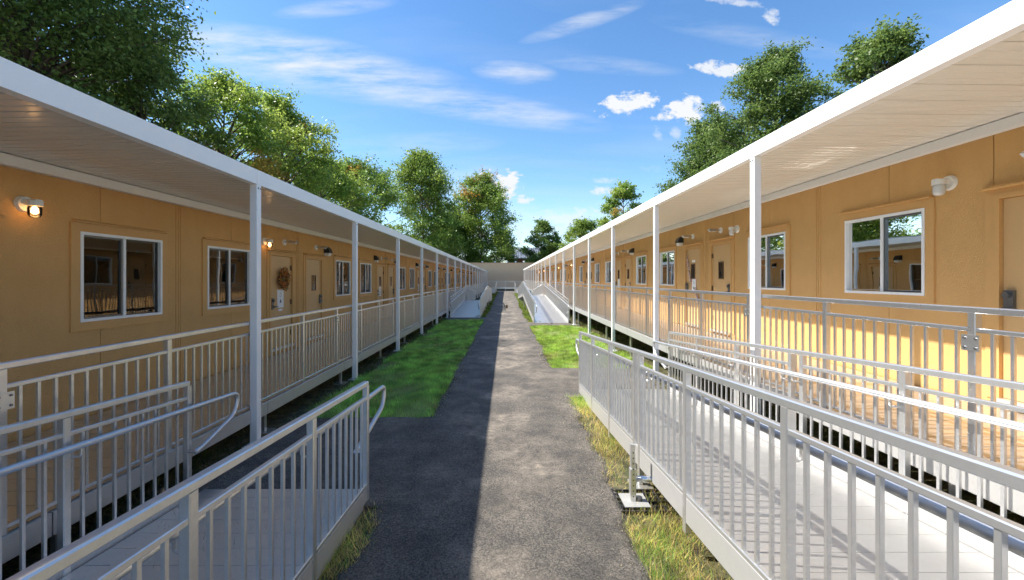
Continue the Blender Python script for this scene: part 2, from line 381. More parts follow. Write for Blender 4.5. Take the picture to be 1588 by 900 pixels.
# ================================================================ railings
def railing(label, x, ya, yb, za, zb, posts, hr=0, foot=None, solo=True, y_solo=1e9, m='aluminium', plates=(), group=None, base=None, skirt=0, pitch=.118, top=1.09, low=.13, ext=.62):
    """guard rail along y at x from (ya,za) to (yb,zb); hr = side (+1/-1 in x) of a round handrail; foot = y of the open lower end"""
    z = lambda y: za+(zb-za)*(y-ya)/(yb-ya)
    t = thing('guard_rail', label, 'railing', (x, (foot if foot is not None else ya), z(foot if foot is not None else ya)), group)
    w = .05
    MB().beam((x, ya, za+top-.022), (x, yb, zb+top-.022), .052, .044).obj('top_rail', m, t)
    pm = {}
    for y in posts:
        h = top-.044; key = round(skirt, 3)
        if key not in pm: pm[key] = MB().post((0,0,-skirt), (0,0,h), w, w, .1).mesh('rail_post', m)
        po = link('rail_post', pm[key], t, (x, y, z(y)))
        if any(abs(y-q) < .05 for q in plates):
            s = -1 if x > 0 else 1
            pl = MB(); pl.box(s*.0255, s*.032, -.055, .055, top-.30, top-.19)
            po2 = pl.obj('joint_plate', m, po, (x, y, z(y)))
            # each plate carries four bolts, too small to stand alone
            bl = MB()
            for a in (-.034, .034):
                for b in (top-.277, top-.213): bl.tube([(s*.031, a, b), (s*.039, a, b)], .0085, 6)
            tag(bl.obj('bolt', 'dark_metal', po, (x, y, z(y))), kind='stuff')
    ps = sorted(posts)
    segs = list(zip(ps, ps[1:])); thin = .02
    rest = MB(); bm_ = MB().post((0,0,low+.01), (0,0,top-.17), .02, .02, .08).mesh('baluster', m)
    for a, b in segs:
        if b-a < .3: continue
        a0, b0 = a+w/2, b-w/2
        MB().beam((x, a0, z(a0)+top-.157), (x, b0, z(b0)+top-.157), .034, .03).obj('middle_rail', m, t)
        MB().beam((x, a0, z(a0)+low), (x, b0, z(b0)+low), .034, .028).obj('bottom_rail', m, t)
        n = max(1, round((b-a)/pitch)-1)
        for i in range(n):
            y = a+(b-a)*(i+1)/(n+1)
            if solo and y < y_solo: link('baluster', bm_, t, (x, y, z(y)))
            else: rest.box(x-.01, x+.01, y-.01, y+.01, z(y)+low+.01, z(y)+top-.17)
    if rest.v: tag(rest.obj('baluster', m, t, fix=False), kind='stuff')
    if hr:
        hx = x+hr*.085; hz = .85
        far = ya if foot == yb else yb; d = 1 if foot > far else -1      # d: direction in which the ramp runs down
        zf = z(foot)
        pts = [(hx, far, z(far)+hz), (hx, foot+d*.1, zf+hz), (hx, foot+d*ext, zf+hz-.03), (hx, foot+d*(ext-.07), zf+hz-.24), (hx, foot+d*.06, zf+hz-.40), (hx, foot-d*.02, zf+hz-.41)]
        ho = MB().tube(rounded(pts, .13), .0235, 12).obj('handrail', 'handrail_metal', t, smooth=True)
        for y in ps:
            if abs(y-foot) > .3 and y > -1: MB().tube(rounded([(x+hr*.024, y+.03, z(y)+hz-.075), (hx, y+.03, z(y)+hz-.075), (hx, y+.03, z(y)+hz-.015)], .03, 3), .009, 6).obj('bracket', m, t)
        MB().tube([(x+hr*.02, foot-d*.02, zf+hz-.41), (hx+hr*.02, foot-d*.02, zf+hz-.41)], .012, 6).obj('bracket', m, t)
    return t

def ramp(label, side, u0, u1, foot, topy, ztop, n_legs=3, solo=True, out=True):
    """aluminium ramp between |x| = u0..u1 that rises from the ground at y=foot to ztop at y=topy"""
    t = thing('access_ramp', label, 'ramp', (side*(u0+u1)/2, foot, 0))
    z = lambda y: .04+(ztop-.04)*(y-foot)/(topy-foot)
    d = 1 if topy > foot else -1; L_ = abs(topy-foot); n = int(L_/.2)
    pw = L_/n; xm = side*(u0+u1)/2; half = (u1-u0)/2-.03
    mb = MB(); dz = (ztop-.04)/n
    k = .005
    a, b = (k/2, pw-k/2)
    prof = [(a, -.03), (a, -.002), (a+.002, 0), (b-.002, 0), (b, -.002), (b, -.03)]
    mb._prism([[Vector((sx*half, d*py, pz+dz*py/pw)) for py, pz in prof] for sx in (-1, 1)])
    pmesh = mb.mesh('plank', 'plank_metal')
    rest = MB()
    for i in range(n):
        y = foot+d*pw*i
        link('plank', pmesh, t, (xm, y, z(y)))
    for u in (u0, u1):
        MB().beam((side*u, foot, z(foot)+.02), (side*u, topy, z(topy)+.02), .036, .185, .06).obj('side_channel', 'channel_metal', t)
    # toe plate at the foot
    mb = MB(); mb._prism([[Vector((xm+sx*half, foot-d*py, pz)) for py, pz in ((0, .028), (0, .042), (.16, .036), (.16, .032))] for sx in (-1, 1)]); mb.obj('toe_plate', 'plank_metal', t)
    for i in range(n_legs):
        y = foot+d*L_*(i+1)/(n_legs+.3)
        for u in (u0, u1):
            xx = side*(u+.0) ; zz = z(y)-.07
            if zz > .12:
                lo = MB().post((xx, y, .02), (xx, y, zz), .045, .045).obj('leg', 'aluminium', t); MB().box(xx-.1, xx+.1, y-.1, y+.1, .0, .018).obj('foot_plate', 'aluminium', lo)
    return t, z

# ================================================================ raised walkways
U_RAIL = 3.20; U_DECK0, U_DECK1 = 3.17, 4.93
Y0, Y1 = -5.0, 71.2
DECK = {-1: .46, 1: .80}
gapL, gapR = (30.6, 32.2), (31.4, 33.0)
WORD = {-1: 'left', 1: 'right'}
def walkway(side):
    zt = DECK[side]
    t = thing('raised_walkway', {-1: 'low raised metal walkway along the left building, bright legs over dirt and lawn', 1: 'higher raised metal walkway with sunlit planks along the right building'}[side], 'walkway', (side*3.2, 5, 0))
    pw = .2; half = (U_DECK1-U_DECK0)/2-.02; xm = side*(U_DECK0+U_DECK1)/2
    mb = MB(); k = .008; prof = [(k/2, -.03), (k/2, -.003), (k/2+.003, 0), (pw-k/2-.003, 0), (pw-k/2, -.003), (pw-k/2, -.03)]
    mb._prism([[Vector((sx*half, py, pz)) for py, pz in prof] for sx in (-1, 1)]); pm = mb.mesh('plank', 'plank_metal')
    rest = MB(); n = int((Y1-Y0)/pw)
    for i in range(n):
        y = Y0+i*pw
        if 0 <= y < 26: link('plank', pm, t, (xm, y, zt))
        else: rest.box(xm-half, xm+half, y+.004, y+pw-.004, zt-.03, zt)
    tag(rest.obj('plank', 'plank_metal', t, fix=False), kind='stuff')
    secs = np.arange(Y0, Y1-.5, 2.64)
    for i, y in enumerate(secs):
        y2 = min(y+2.63, Y1)
        MB().beam((side*(U_DECK0-.005), y, zt-.085), (side*(U_DECK0-.005), y2, zt-.085), .03, .165, .1).obj('side_channel', 'channel_metal', t)
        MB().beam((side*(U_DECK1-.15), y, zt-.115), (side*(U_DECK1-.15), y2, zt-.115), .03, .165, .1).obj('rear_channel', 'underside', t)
        if y > -1:
            for u in (U_DECK0+.12, U_DECK1-.3):
                xx = side*u
                lo = MB().post((xx, y+.15, .02), (xx, y+.15, zt-.033), .05, .05).obj('leg', 'aluminium', t)
                MB().box(xx-.11, xx+.11, y+.04, y+.26, 0, .018).obj('foot_plate', 'aluminium', lo)
    first = 2.65 if side < 0 else 2.86
    allp = [first+1.32*k for k in range(-5, 52)]; g0, g1 = gapL if side < 0 else gapR
    near = [p for p in allp if p < g0]; far = [p for p in allp if g1 < p < Y1]
    pl = [p for i, p in enumerate(allp) if (i-5) % 2 == 0 and p < 12]
    lab = {-1: ('cream grey picket railing along the left walkway, near stretch', 'left walkway railing beyond the far ramp, distant stretch'), 1: ('grey metal picket railing along the right walkway, near stretch', 'right walkway railing beyond the far ramp, distant stretch')}[side]
    railing(lab[0], side*U_RAIL, near[0], near[-1], zt, zt, near, y_solo=21, plates=pl, skirt=.17, pitch=.112, low=.035, m='galvanised' if side > 0 else 'aluminium')
    railing(lab[1], side*U_RAIL, far[0], far[-1], zt, zt, far, solo=False, skirt=.17, pitch=.112, low=.035)
for s in (-1, 1): walkway(s)

# near ramps
def pr(a, b, n): return [a+(b-a)*i/n for i in range(n+1)]
UA, UB = 1.30, 2.96
_, zl = ramp('aluminium ramp in the left foreground, its smooth plate in shade', -1, UA, UB, L_FOOT, -3.6, DECK[-1])
posts_l = [L_FOOT-1.09*k-.02 for k in range(7)]
railing('slanting railing of the left foreground ramp, on its path side', -UA, posts_l[-1], posts_l[0], zl(posts_l[-1]), zl(posts_l[0]), posts_l, hr=-1, foot=posts_l[0], skirt=.06, ext=.9)
railing('slanting railing of the left foreground ramp, on the building side', -UB, posts_l[-1], posts_l[0], zl(posts_l[-1]), zl(posts_l[0]), posts_l, hr=1, foot=posts_l[0], skirt=.06)
UA2, UB2 = 1.355, 2.98
_, zr = ramp('long aluminium ramp in the right foreground striped with railing shadows', 1, UA2, UB2, R_FOOT, -3.6, DECK[1])
posts_r = [7.60, 6.50, 5.41, 4.37, 4.20, 3.13, 2.01, .9, -.2, -1.3, -2.4, -3.5]
railing('slanting railing of the right foreground ramp, on its path side', UA2, posts_r[-1], posts_r[0], zr(posts_r[-1]), zr(posts_r[0]), posts_r, hr=1, foot=posts_r[0], skirt=.15, ext=.92)
railing('slanting railing of the right foreground ramp, on the building side', UB2, posts_r[-1], posts_r[0], zr(posts_r[-1]), zr(posts_r[0]), posts_r, hr=-1, foot=posts_r[0], skirt=.1)
# the landings behind the camera that carry the ramps to the walkways
for s, (a, b) in ((-1, (UA, UB)), (1, (UA2, UB2))):
    t = thing('ramp_landing', ('low' if s < 0 else 'high')+' metal landing at the top of the '+WORD[s]+' foreground ramp', 'landing', (s*2.1, -4.4, 0))
    MB().box(s*(a-.02), s*3.14, -5.0, -3.62, DECK[s]-.12, DECK[s]).obj('platform', 'plank_metal', t)
    for x in (a+.1, 3.0):
        for y in (-4.9, -3.75): MB().post((s*x, y, 0), (s*x, y, DECK[s]-.121), .05, .05).obj('leg', 'aluminium', t)
# outrigger leg with its plate and plastic mat beside the right ramp
def outrigger():
    x, y = 1.17, 3.86; t = thing('outrigger_leg', 'perforated metal support leg on a pale plate beside the right ramp', 'support leg', (x, y, .03))
    MB().box(x-.10, x+.13, y-.12, y+.12, .036, .046).obj('foot_plate', 'underside', t)
    MB().post((x-.0, y, .046), (x, y, .34), .055, .055).obj('outer_tube', 'aluminium', t)
    MB().post((x, y, .34), (x, y, .56), .042, .042).obj('inner_tube', 'aluminium', t)
    MB().tube([(x+.027, y, .24), (UA2+.1, y, .24)], .026, 10).obj('cross_tube', 'aluminium', t, smooth=True)
    h = MB()
    for k in range(9): h.tube([(x, y-.0285, .09+.05*k), (x, y-.0255, .09+.05*k)], .006, 6)
    tag(h.obj('bolt_hole', 'black_plastic', t), kind='stuff')
    MB().tube([(x+.06, y, .05), (x+.06, y, .075)], .03, 8).obj('bolt', 'dark_metal', t)
    m = thing('plastic_grid_mat', 'black plastic grid mat under the support leg plate', 'mat', (x+.1, y, 0))
    q = MB()
    for k in range(6):
        a = x-.14+.1*k; q.beam((a, y-.17, .02), (a, y+.22, .02), .012, .03)
        b = y-.16+.075*k; q.beam((x-.15, b, .0215), (x+.42, b, .0215), .012, .028)
    for k in range(5): q.beam((x-.14+.1*k, y-.16, .018), (x-.04+.1*k, y+.2, .018), .01, .025)
    q.obj('lattice', 'black_plastic', m)
outrigger()
# far ramps: a flight towards the camera, a landing, a flight away
def far_ramp(side, foot, gap, u0=1.34, u1=2.96):
    zt = DECK[side]; w = WORD[side]
    t1, z1 = ramp('pale blue shaded ramp halfway along the left walkway' if side < 0 else 'white sunlit ramp halfway along the right walkway', side, u0, u1, foot, gap[0], zt)
    p = pr(foot+.02, gap[0], 8)
    for u, h, nm in ((u0, 1, 'path'), (u1, -1, 'building')):
        railing('railing on the %s side of the halfway ramp at the %s walkway' % (nm, w), side*u, p[0], p[-1], z1(p[0]), z1(p[-1]), p, hr=side*h, foot=p[0], solo=False, skirt=.08)
    t = thing('ramp_landing', 'small metal landing at the top of the halfway ramp, %s side' % w, 'landing', (side*2.2, gap[0], 0))
    MB().box(side*(u0-.02), side*3.14, gap[0]+.01, gap[1]-.01, zt-.1, zt).obj('platform', 'plank_metal', t)
    for x in (u0+.1, 3.0):
        for y in (gap[0]+.15, gap[1]-.15): MB().post((side*x, y, 0), (side*x, y, zt-.101), .05, .05).obj('leg', 'aluminium', t)
    q = [gap[0]+.06, gap[1]-.06]
    railing('short level railing on the landing of the halfway ramp, %s side' % w, side*u0, q[0], q[1], zt, zt, q, solo=False, skirt=.08)
    f2 = gap[1]+(gap[0]-foot)
    t2, z2 = ramp('ramp running down away from the halfway landing, %s side' % w, side, u0, u1, f2, gap[1], zt)
    p = pr(gap[1], f2-.02, 8)
    for u, h, nm in ((u0, 1, 'path'), (u1, -1, 'building')):
        railing('railing on the %s side of the away-running ramp, %s walkway' % (nm, w), side*u, p[0], p[-1], z2(p[0]), z2(p[-1]), p, hr=side*h, foot=p[-1], solo=False, skirt=.08)
far_ramp(-1, L2_FOOT, gapL); far_ramp(1, R2_FOOT, gapR)
# last ramps before the end building, and the cross walkway
for side, foot in ((-1, 60.0), (1, 61.0)):
    t1, z1 = ramp('tiny distant ramp near the end building, %s of the path' % WORD[side], side, 1.5, 2.9, foot, 68.0, .5)
    p = pr(foot+.02, 68.0, 6)
    for u, nm in ((1.5, 'path'), (2.9, 'outer')):
        railing('tiny distant ramp railing near the end building, %s edge, %s of path' % (nm, WORD[side]), side*u, p[0], p[-1], z1(p[0]), z1(p[-1]), p, solo=False, skirt=.08)
def cross():
    t = thing('raised_walkway', 'distant raised walkway crossing in front of the end building', 'walkway', (0, 71, 0))
    MB().box(-3.1, 3.1, 70.0, 71.8, .55, .65).obj('platform', 'plank_metal', t)
    MB().box(-3.1, 3.1, 69.95, 69.99, .42, .66).obj('side_channel', 'aluminium', t)
    for x in (-3, -1.5, 0, 1.5, 3): MB().post((x, 70.1, 0), (x, 70.1, .549), .07, .07).obj('leg', 'aluminium', t)
    r = thing('guard_rail', 'distant railing running across in front of the end building', 'railing', (0, 70, .66))
    MB().beam((-3.1, 70, 1.72), (3.1, 70, 1.72), .06, .06).obj('top_rail', 'aluminium', r)
    MB().beam((-3.1, 70, .76), (3.1, 70, .76), .04, .04).obj('bottom_rail', 'aluminium', r)
    for x in (-3, -1.5, 0, 1.5, 3): MB().post((x, 70, .66), (x, 70, 1.69), .07, .07).obj('rail_post', 'aluminium', r)
    b = MB()
    for k in range(50): x = -3.05+k*.124; b.box(x-.011, x+.011, 69.99, 70.01, .78, 1.69)
    tag(b.obj('baluster', 'aluminium', r, fix=False), kind='stuff')
cross()
# low bracket-like metal stand on the path in the distance
t = thing('small_stand', 'small dark metal stand with a box on the distant path', 'stand', (0, 27.2, .03))
MB().tube(rounded([(-.12, 27.2, .03), (-.02, 27.2, .22), (-.02, 27.2, .34), (-.14, 27.2, .52)], .06), .018, 6).obj('bent_tube', 'dark_metal', t)
MB().box(.02, .14, 27.14, 27.26, .18, .40).obj('box', 'hinge_brown', t); MB().box(-.03, .10, 27.15, 27.25, .03, .05).obj('base', 'dark_metal', t); MB().post((-.01, 27.2, .05), (-.01, 27.2, .3), .03, .03).obj('stem', 'dark_metal', t)

# ================================================================ canopies
FAS = {-1: (3.255, 3.435), 1: (3.60, 3.77)}
S = 3.457
def canopy(side):
    f0, f1 = FAS[side]
    t = thing('walkway_canopy', {-1: 'long white metal canopy shading the left walkway, its fascia in shade', 1: 'long white metal canopy with brilliant sunlit fascia over the right walkway'}[side], 'canopy', (side*3.1, 5, 0))
    ui = 3.075
    # fascia in lengths with a rolled lip
    for k in range(-2, 22):
        a = 5.19-S*.0+S*(k-1); b = a+S-.004
        if a > 70.9: continue
        mb = MB(); prof = [(ui, f0), (ui, f1), (ui+.02, f1), (ui+.10, f1-.015), (ui+.10, f1-.03), (ui+.025, f1-.03), (ui+.025, f0+.02), (ui+.09, f0+.02), (ui+.09, f0)]
        mb._prism([[Vector((side*u, y, z)) for u, z in prof] for y in (a, b)]); mb.obj('fascia', 'white_paint', t)
    # soffit panels, ribbed
    pw = .305; mb = MB(); u0, u1 = ui+.03, 4.945; zi, zo = f0+.075, f0+.055
    prof = []
    for q in range(3):
        o = q*pw/3; prof += [(o+.002, .0), (o+.008, -.0045), (o+.030, -.0045), (o+.036, 0)]
    prof += [(pw-.002, 0)]
    n = len(prof); b = 0
    for u, zz in ((u0, zi), (u1, zo)):
        for py, pz in prof: mb.v.append((side*u, py, zz-f0+pz))
    for i in range(n-1): mb.face([i, i+1, n+i+1, n+i])
    sm = mb.mesh('soffit_panel', 'soffit_white', fix=False)
    y = -3.6; c = 0
    while y < 71.0:
        link('soffit_panel', sm, t, (0, y, f0)); y += pw; c += 1
    MB().box(side*(ui+.03), side*5.3, -5.2, 71.2, f0+.10, f0+.125).obj('roof_sheet', 'white_paint', t)
    MB().box(side*4.86, side*4.944, -5.2, 71.2, f0-.06, f0+.045).obj('rear_beam', 'white_paint', t)
    MB().box(side*(ui+.1), side*4.94, 71.2, 71.3, f0-.01, f0+.16).obj('end_beam', 'white_paint', t)
    pm = MB().post((0,0,-.03), (0,0,f0+.055), .092, .092, .06).mesh('canopy_post', 'white_paint')
    bm_ = MB()
    for dy in (-.022, .022): bm_.tube([(-side*.046, dy, f0-.045), (-side*.054, dy, f0-.045)], .009, 6)
    bmsh = bm_.mesh('bolt', 'dark_metal')
    for k in range(-2, 20):
        y = 5.19+S*k+.046
        p = link('post', pm, t, (side*(ui+.048), y, 0))
        if k < 6: tag(link('bolt', bmsh, p, (side*(ui+.048), y, 0)), kind='stuff')
        MB().box(side*(ui-.06), side*(ui+.16), y-.1, y+.1, 0, .012).obj('base_plate', 'white_paint', p)
for s in (-1, 1): canopy(s)

# ================================================================ buildings
UW = 4.95; PER = 7.3; TH = .03
SPEC = {-1: dict(s0=9.96, doors=((-1.20, -.22), (.36, 1.34)), wins=((2.2, 3.35), (4.27, 5.42)), dz=(.58, 2.63), wz=(1.58, 2.63), top=3.31),
        1: dict(s0=10.33, doors=((-1.19, -.23), (.24, 1.20)), wins=((1.90, 3.05), (4.35, 5.48)), dz=(.88, 2.93), wz=(1.885, 2.915), top=3.655)}
mesh_cache = {}
def cached(key, fn):
    if key not in mesh_cache: mesh_cache[key] = fn()
    return mesh_cache[key]
def building(side):
    sp = SPEC[side]; X = lambda u: side*u
    t = thing('modular_building', {-1: 'long tan modular classroom building on the left of the path', 1: 'long tan modular classroom building on the right of the path, brighter'}[side], 'building', (side*UW, 5, 0))
    ks = range(-2, 9); yA, yB = -5.0, 71.1
    ops = []; mods = []
    for k in ks:
        s0 = sp['s0']+PER*k; mods += [s0, s0+ (3.68 if side < 0 else 3.60)]
        for a, b in sp['doors']: ops.append((s0+a, s0+b, sp['dz'][0], sp['dz'][1], 'd', k))
        for a, b in sp['wins']: ops.append((s0+a, s0+b, sp['wz'][0], sp['wz'][1], 'w', k))
    ops = [o for o in ops if o[0] > yA+.2 and o[1] < yB-.2]
    cuts = {round(yA, 3), round(yB, 3)}; seams = set()
    for o in ops: cuts |= {round(o[0], 3), round(o[1], 3)}
    for m in mods:
        for q in (m, m-1.22, m+1.22):
            if yA < q < yB: cuts.add(round(q, 3)); seams.add(round(q, 3))
    cuts = sorted(cuts)
    zb = DECK[side]-.35; zt = sp['top']
    for a, b in zip(cuts, cuts[1:]):
        if b-a < .004: continue
        mid = (a+b)/2; op = [o for o in ops if o[0]-.01 < mid < o[1]+.01]
        ga = .004 if a in seams else 0; gb = .004 if b in seams else 0
        spans = [(zb, zt)] if not op else [(zb, op[0][2]), (op[0][3], zt)]
        for z0, z1 in spans: MB().box(X(UW), X(UW+TH), a+ga, b-gb, z0, z1).obj('wall_panel', 'stucco', t)
    for m in mods:
        if yA+.1 < m < yB-.1:
            for dy in (-.045, .045): MB().box(X(UW-.008), X(UW-.0002), m+dy-.006, m+dy+.006, DECK[side]+.02, zt-.02).obj('joint_strip', 'trim_tan', t)
    # the shell behind: rear walls, floor, roof, interior back wall
    MB().box(X(UW+.06), X(UW+7), yA, yB, zt+.16, zt+.36).obj('roof', 'roof_grey', t)
    MB().box(X(UW+6.9), X(UW+7), yA, yB, .05, zt+.16).obj('rear_wall', 'stucco', t)
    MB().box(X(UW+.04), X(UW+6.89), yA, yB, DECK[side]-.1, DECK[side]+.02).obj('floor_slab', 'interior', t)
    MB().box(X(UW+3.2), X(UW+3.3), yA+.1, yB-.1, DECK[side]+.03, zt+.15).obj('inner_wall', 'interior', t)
    MB().box(X(UW+.04), X(UW+6.89), yA, yA+.1, DECK[side]+.021, zt+.159).obj('end_wall', 'stucco', t); MB().box(X(UW+.04), X(UW+6.89), yB-.1, yB, DECK[side]+.021, zt+.159).obj('end_wall', 'stucco', t)
    MB().box(X(UW+.12), X(UW+.2), yA, yB, .02, DECK[side]-.101).obj('skirting', 'soil', t)
    for a, b, z0, z1, kd, k in ops:
        w, h = b-a, z1-z0; loc = (X(UW), a, z0)
        if kd == 'w':
            def casing():
                m = MB(); c = .105; p0, p1 = X(-.022), X(.0)-side*.0005
                m.box(p0, p1, -c, -.004, -c, h+c); m.box(p0, p1, w+.004, w+c, -c, h+c); m.box(p0, p1, -.004, w+.004, h+.004, h+c); m.box(p0, p1, -.004, w+.004, -c, -.004); return m.mesh('window', 'trim_tan')
            wo = link('window', cached(('wc', side, round(w, 2)), casing), t, loc)
            def cap():
                m = MB(); m._prism([[Vector((X(u), y, z)) for u, z in ((0-.0005, h+.107), (-.055, h+.107), (-.055, h+.122), (-.0005, h+.145))] for y in (-.08, w+.08)]); return m.mesh('drip_cap', 'trim_tan')
            link('drip_cap', cached(('cap', side, round(w, 2)), cap), wo, loc)
            def frame():
                m = MB(); f = .03; p0, p1 = X(-.03), X(.05)
                m.box(p0, p1, -.003, f, -.003, h+.003); m.box(p0, p1, w-f, w+.003, -.003, h+.003); m.box(p0, p1, f, w-f, -.003, f); m.box(p0, p1, f, w-f, h-f, h+.003); return m.mesh('frame', 'vinyl')
            link('frame', cached(('fr', side, round(w, 2)), frame), wo, loc)
            def mull():
                m = MB(); m.box(X(-.012), X(.04), w/2-.016, w/2+.020, .031, h-.031); return m.mesh('meeting_stile', 'vinyl')
            link('meeting_stile', cached(('mu', side, round(w, 2)), mull), wo, loc)
            def sash():
                m = MB(); a0, b0 = (.031, w/2-.017) ; f = .022
                m.box(X(0.0), X(.03), a0, a0+f, .031, h-.031); m.box(X(0.0), X(.03), b0-f, b0, .031, h-.031); m.box(X(0.0), X(.03), a0+f, b0-f, .031, .031+f); m.box(X(0.0), X(.03), a0+f, b0-f, h-.031-f, h-.031); return m.mesh('sash', 'dark_metal')
            link('sash', cached(('sa', side, round(w, 2)), sash), wo, loc)
            for q, (c0, c1, dp) in enumerate(((.053, w/2-.039, .022), (w/2+.0205, w-.0305, .012))):
                def pane():
                    m = MB(); m.v = [(X(dp), c0, .031), (X(dp), c1, .031), (X(dp), c1, h-.031), (X(dp), c0, h-.031)]; m.f = [[0,1,2,3]]; m.fm = [0]; return m.mesh('pane', 'window_glass', fix=False)
                link('pane', cached(('pa', side, q, round(w, 2)), pane), wo, loc)
            rb = random.Random(k*7+int(a*10)+side)
            drop = rb.choice([.14, .16, .3, .12, .5, h-.1]) if side < 0 else rb.choice([.14, .14, .18, .12, .16])
            bl = MB(); z = h-.05; 
            while z > h-.05-drop:
                st = .032 if drop > .2 else .012
                bl._prism([[Vector((X(u), y, z+zz)) for u, zz in ((.095, 0), (.120, -.010), (.120, -.0085), (.095, .0015))] for y in (.06, w-.06)]); z -= st
            bl.box(X(.092), X(.124), .05, w-.05, z-.012, z+.006); bl.box(X(.085), X(.13), .05, w-.05, h-.045, h-.005)
            bl.obj('blind', 'blind', wo, loc, fix=False)
        else:
            def slab():
                m = MB(); m.box(X(.012), X(.055), .052, w-.052, .02, h-.052); return m.mesh('door', 'door_tan')
            do = link('door', cached(('ds', side, round(w, 2)), slab), t, loc)
            def dframe():
                m = MB(); f = .048; p0, p1 = X(-.028), X(.07); c = .05
                m.box(p0, p1, -.002, f, 0, h+.002); m.box(p0, p1, w-f, w+.002, 0, h+.002); m.box(p0, p1, f, w-f, h-f, h+.002)
                m.box(X(-.018), X(-.0005), -c-.03, -.003, 0, h+c); m.box(X(-.018), X(-.0005), w+.003, w+c+.03, 0, h+c); m.box(X(-.018), X(-.0005), -.003, w+.003, h+.003, h+c); return m.mesh('door_frame', 'trim_tan')
            link('door_frame', cached(('df', side, round(w, 2)), dframe), do, loc)
            def dcap():
                m = MB(); m._prism([[Vector((X(u), y, z)) for u, z in ((-.0005, h+.052), (-.09, h+.052), (-.09, h+.066), (-.0005, h+.10))] for y in (-.08, w+.08)]); return m.mesh('drip_cap', 'trim_tan')
            link('drip_cap', cached(('dc', side, round(w, 2)), dcap), do, loc)
            def sill():
                m = MB(); m.box(X(-.06), X(.06), .05, w-.05, -.03, .016); return m.mesh('threshold', 'aluminium')
            link('threshold', cached(('th', side, round(w, 2)), sill), do, loc)
            first = abs(a-(sp['s0']+PER*k+sp['doors'][0][0])) < .01
            hinge_hi = first            # hinges towards the module joint, handle on the outer edge
            hy = (w-.06) if hinge_hi else .06
            for zz in (.28, .98, h-.30):
                def hg():
                    m = MB(); m.tube([(X(-.002), 0, -.055), (X(-.002), 0, .055)], .013, 7); m.box(X(.0), X(.011), -.035, .035, -.055, .055); return m.mesh('hinge', 'hinge_brown')
                link('hinge', cached(('hg', side), hg), do, (X(UW), a+hy, z0+zz))
            def hd():
                m = MB(); m.box(X(-.022), X(.011), -.04, .04, -.12, .12); m.tube([(X(-.02), 0, .07), (X(-.055), 0, .07)], .03, 10); m.tube([(X(-.02), 0, -.06), (X(-.075), 0, -.06)], .014, 8); return m.mesh('handle', 'dark_metal')
            hn = link('handle', cached(('hd', side), hd), do, (X(UW), a+(.12 if hinge_hi else w-.12), z0+.97))
            dirn = 1 if hinge_hi else -1
            q = MB(); q.tube([(X(UW-.07), a+(.12 if hinge_hi else w-.12), z0+.91), (X(UW-.07), a+(.12 if hinge_hi else w-.12)+dirn*.11, z0+.905)], .012, 8); q.obj('lever', 'dark_metal', do)
            solid = (side < 0 and k == 0 and first) or (side > 0 and k == -1)
            if not solid:
                c = w/2+.02 if first else w/2+.03; zz = 1.40
                def vw():
                    m = MB(); p0, p1 = X(-.0), X(.0118); f = .028; hw, hh = .115, .20
                    m.box(p0, p1, -hw, -hw+f, -hh, hh); m.box(p0, p1, hw-f, hw, -hh, hh); m.box(p0, p1, -hw+f, hw-f, -hh, -hh+f); m.box(p0, p1, -hw+f, hw-f, hh-f, hh); return m.mesh('window_trim', 'hinge_brown')
                link('window_trim', cached(('vw', side), vw), do, (X(UW), a+c, z0+zz))
                def vp():
                    m = MB(); m.box(X(.008), X(.0115), -.086, .086, -.171, .171); m2 = m.mesh('door_pane', 'dark_glass'); return m2
                link('door_pane', cached(('vp', side), vp), do, (X(UW), a+c, z0+zz))
    return t
m_ = mat('dark_glass', (.02, .02, .02), .04, 0, None, None, .9)
for s in (-1, 1): building(s)

# ---------------------------------------------------------------- wall lamps
def jar_lamp(side, y, z, lit, label):
    X = lambda u: side*(UW-u); t = thing('wall_lamp', label, 'lamp', (X(0), y, z), 'jar lamps on the walls')
    n = MB(); n.tube([(X(-.0), y, z+.02), (X(.035), y, z+.02)], [.085, .075], 14); n.obj('back_plate', 'white_plastic', t)
    n = MB(); n.beam((X(.03), y, z+.035), (X(.17), y, z+.035), .075, .06, .2); n.tube([(X(.12), y, z+.0), (X(.12), y, z+.05)], .062, 12); n.obj('arm', 'white_plastic', t)
    n = MB(); zs = [.0, -.03, -.09, -.115, -.12]; rs = [.05, .055, .052, .04, .015]
    n.tube([(X(.12), y, z+q) for q in zs], rs, 12); n.obj('glass_jar', 'lamp_glass' if lit else 'jar_glass', t, smooth=True)
    if lit: MB().tube([(X(.12), y, z-.005), (X(.12), y, z-.03), (X(.12), y, z-.07), (X(.12), y, z-.085)], [.014, .027, .03, .012], 10).obj('bulb', 'lamp_lit', t, smooth=True)
def pack_lamp(side, y, z, label):
    X = lambda u: side*(UW-u); t = thing('wall_lamp', label, 'lamp', (X(0), y, z), 'dark wall pack lamps')
    n = MB(); prof = [(0, -.02), (.15, -.02), (.16, .02), (.12, .11), (.05, .16), (0, .16)]
    n._prism([[Vector((X(u), y+a, z+b)) for u, b in prof] for a in (-.1, .1)]); n.obj('housing', 'black_plastic', t)
    n = MB(); prof = [(0.01, -.1), (.11, -.1), (.14, -.021), (0.01, -.021)]
    n._prism([[Vector((X(u), y+a, z+b)) for u, b in prof] for a in (-.09, .09)]); n.obj('lens', 'white_plastic', t)
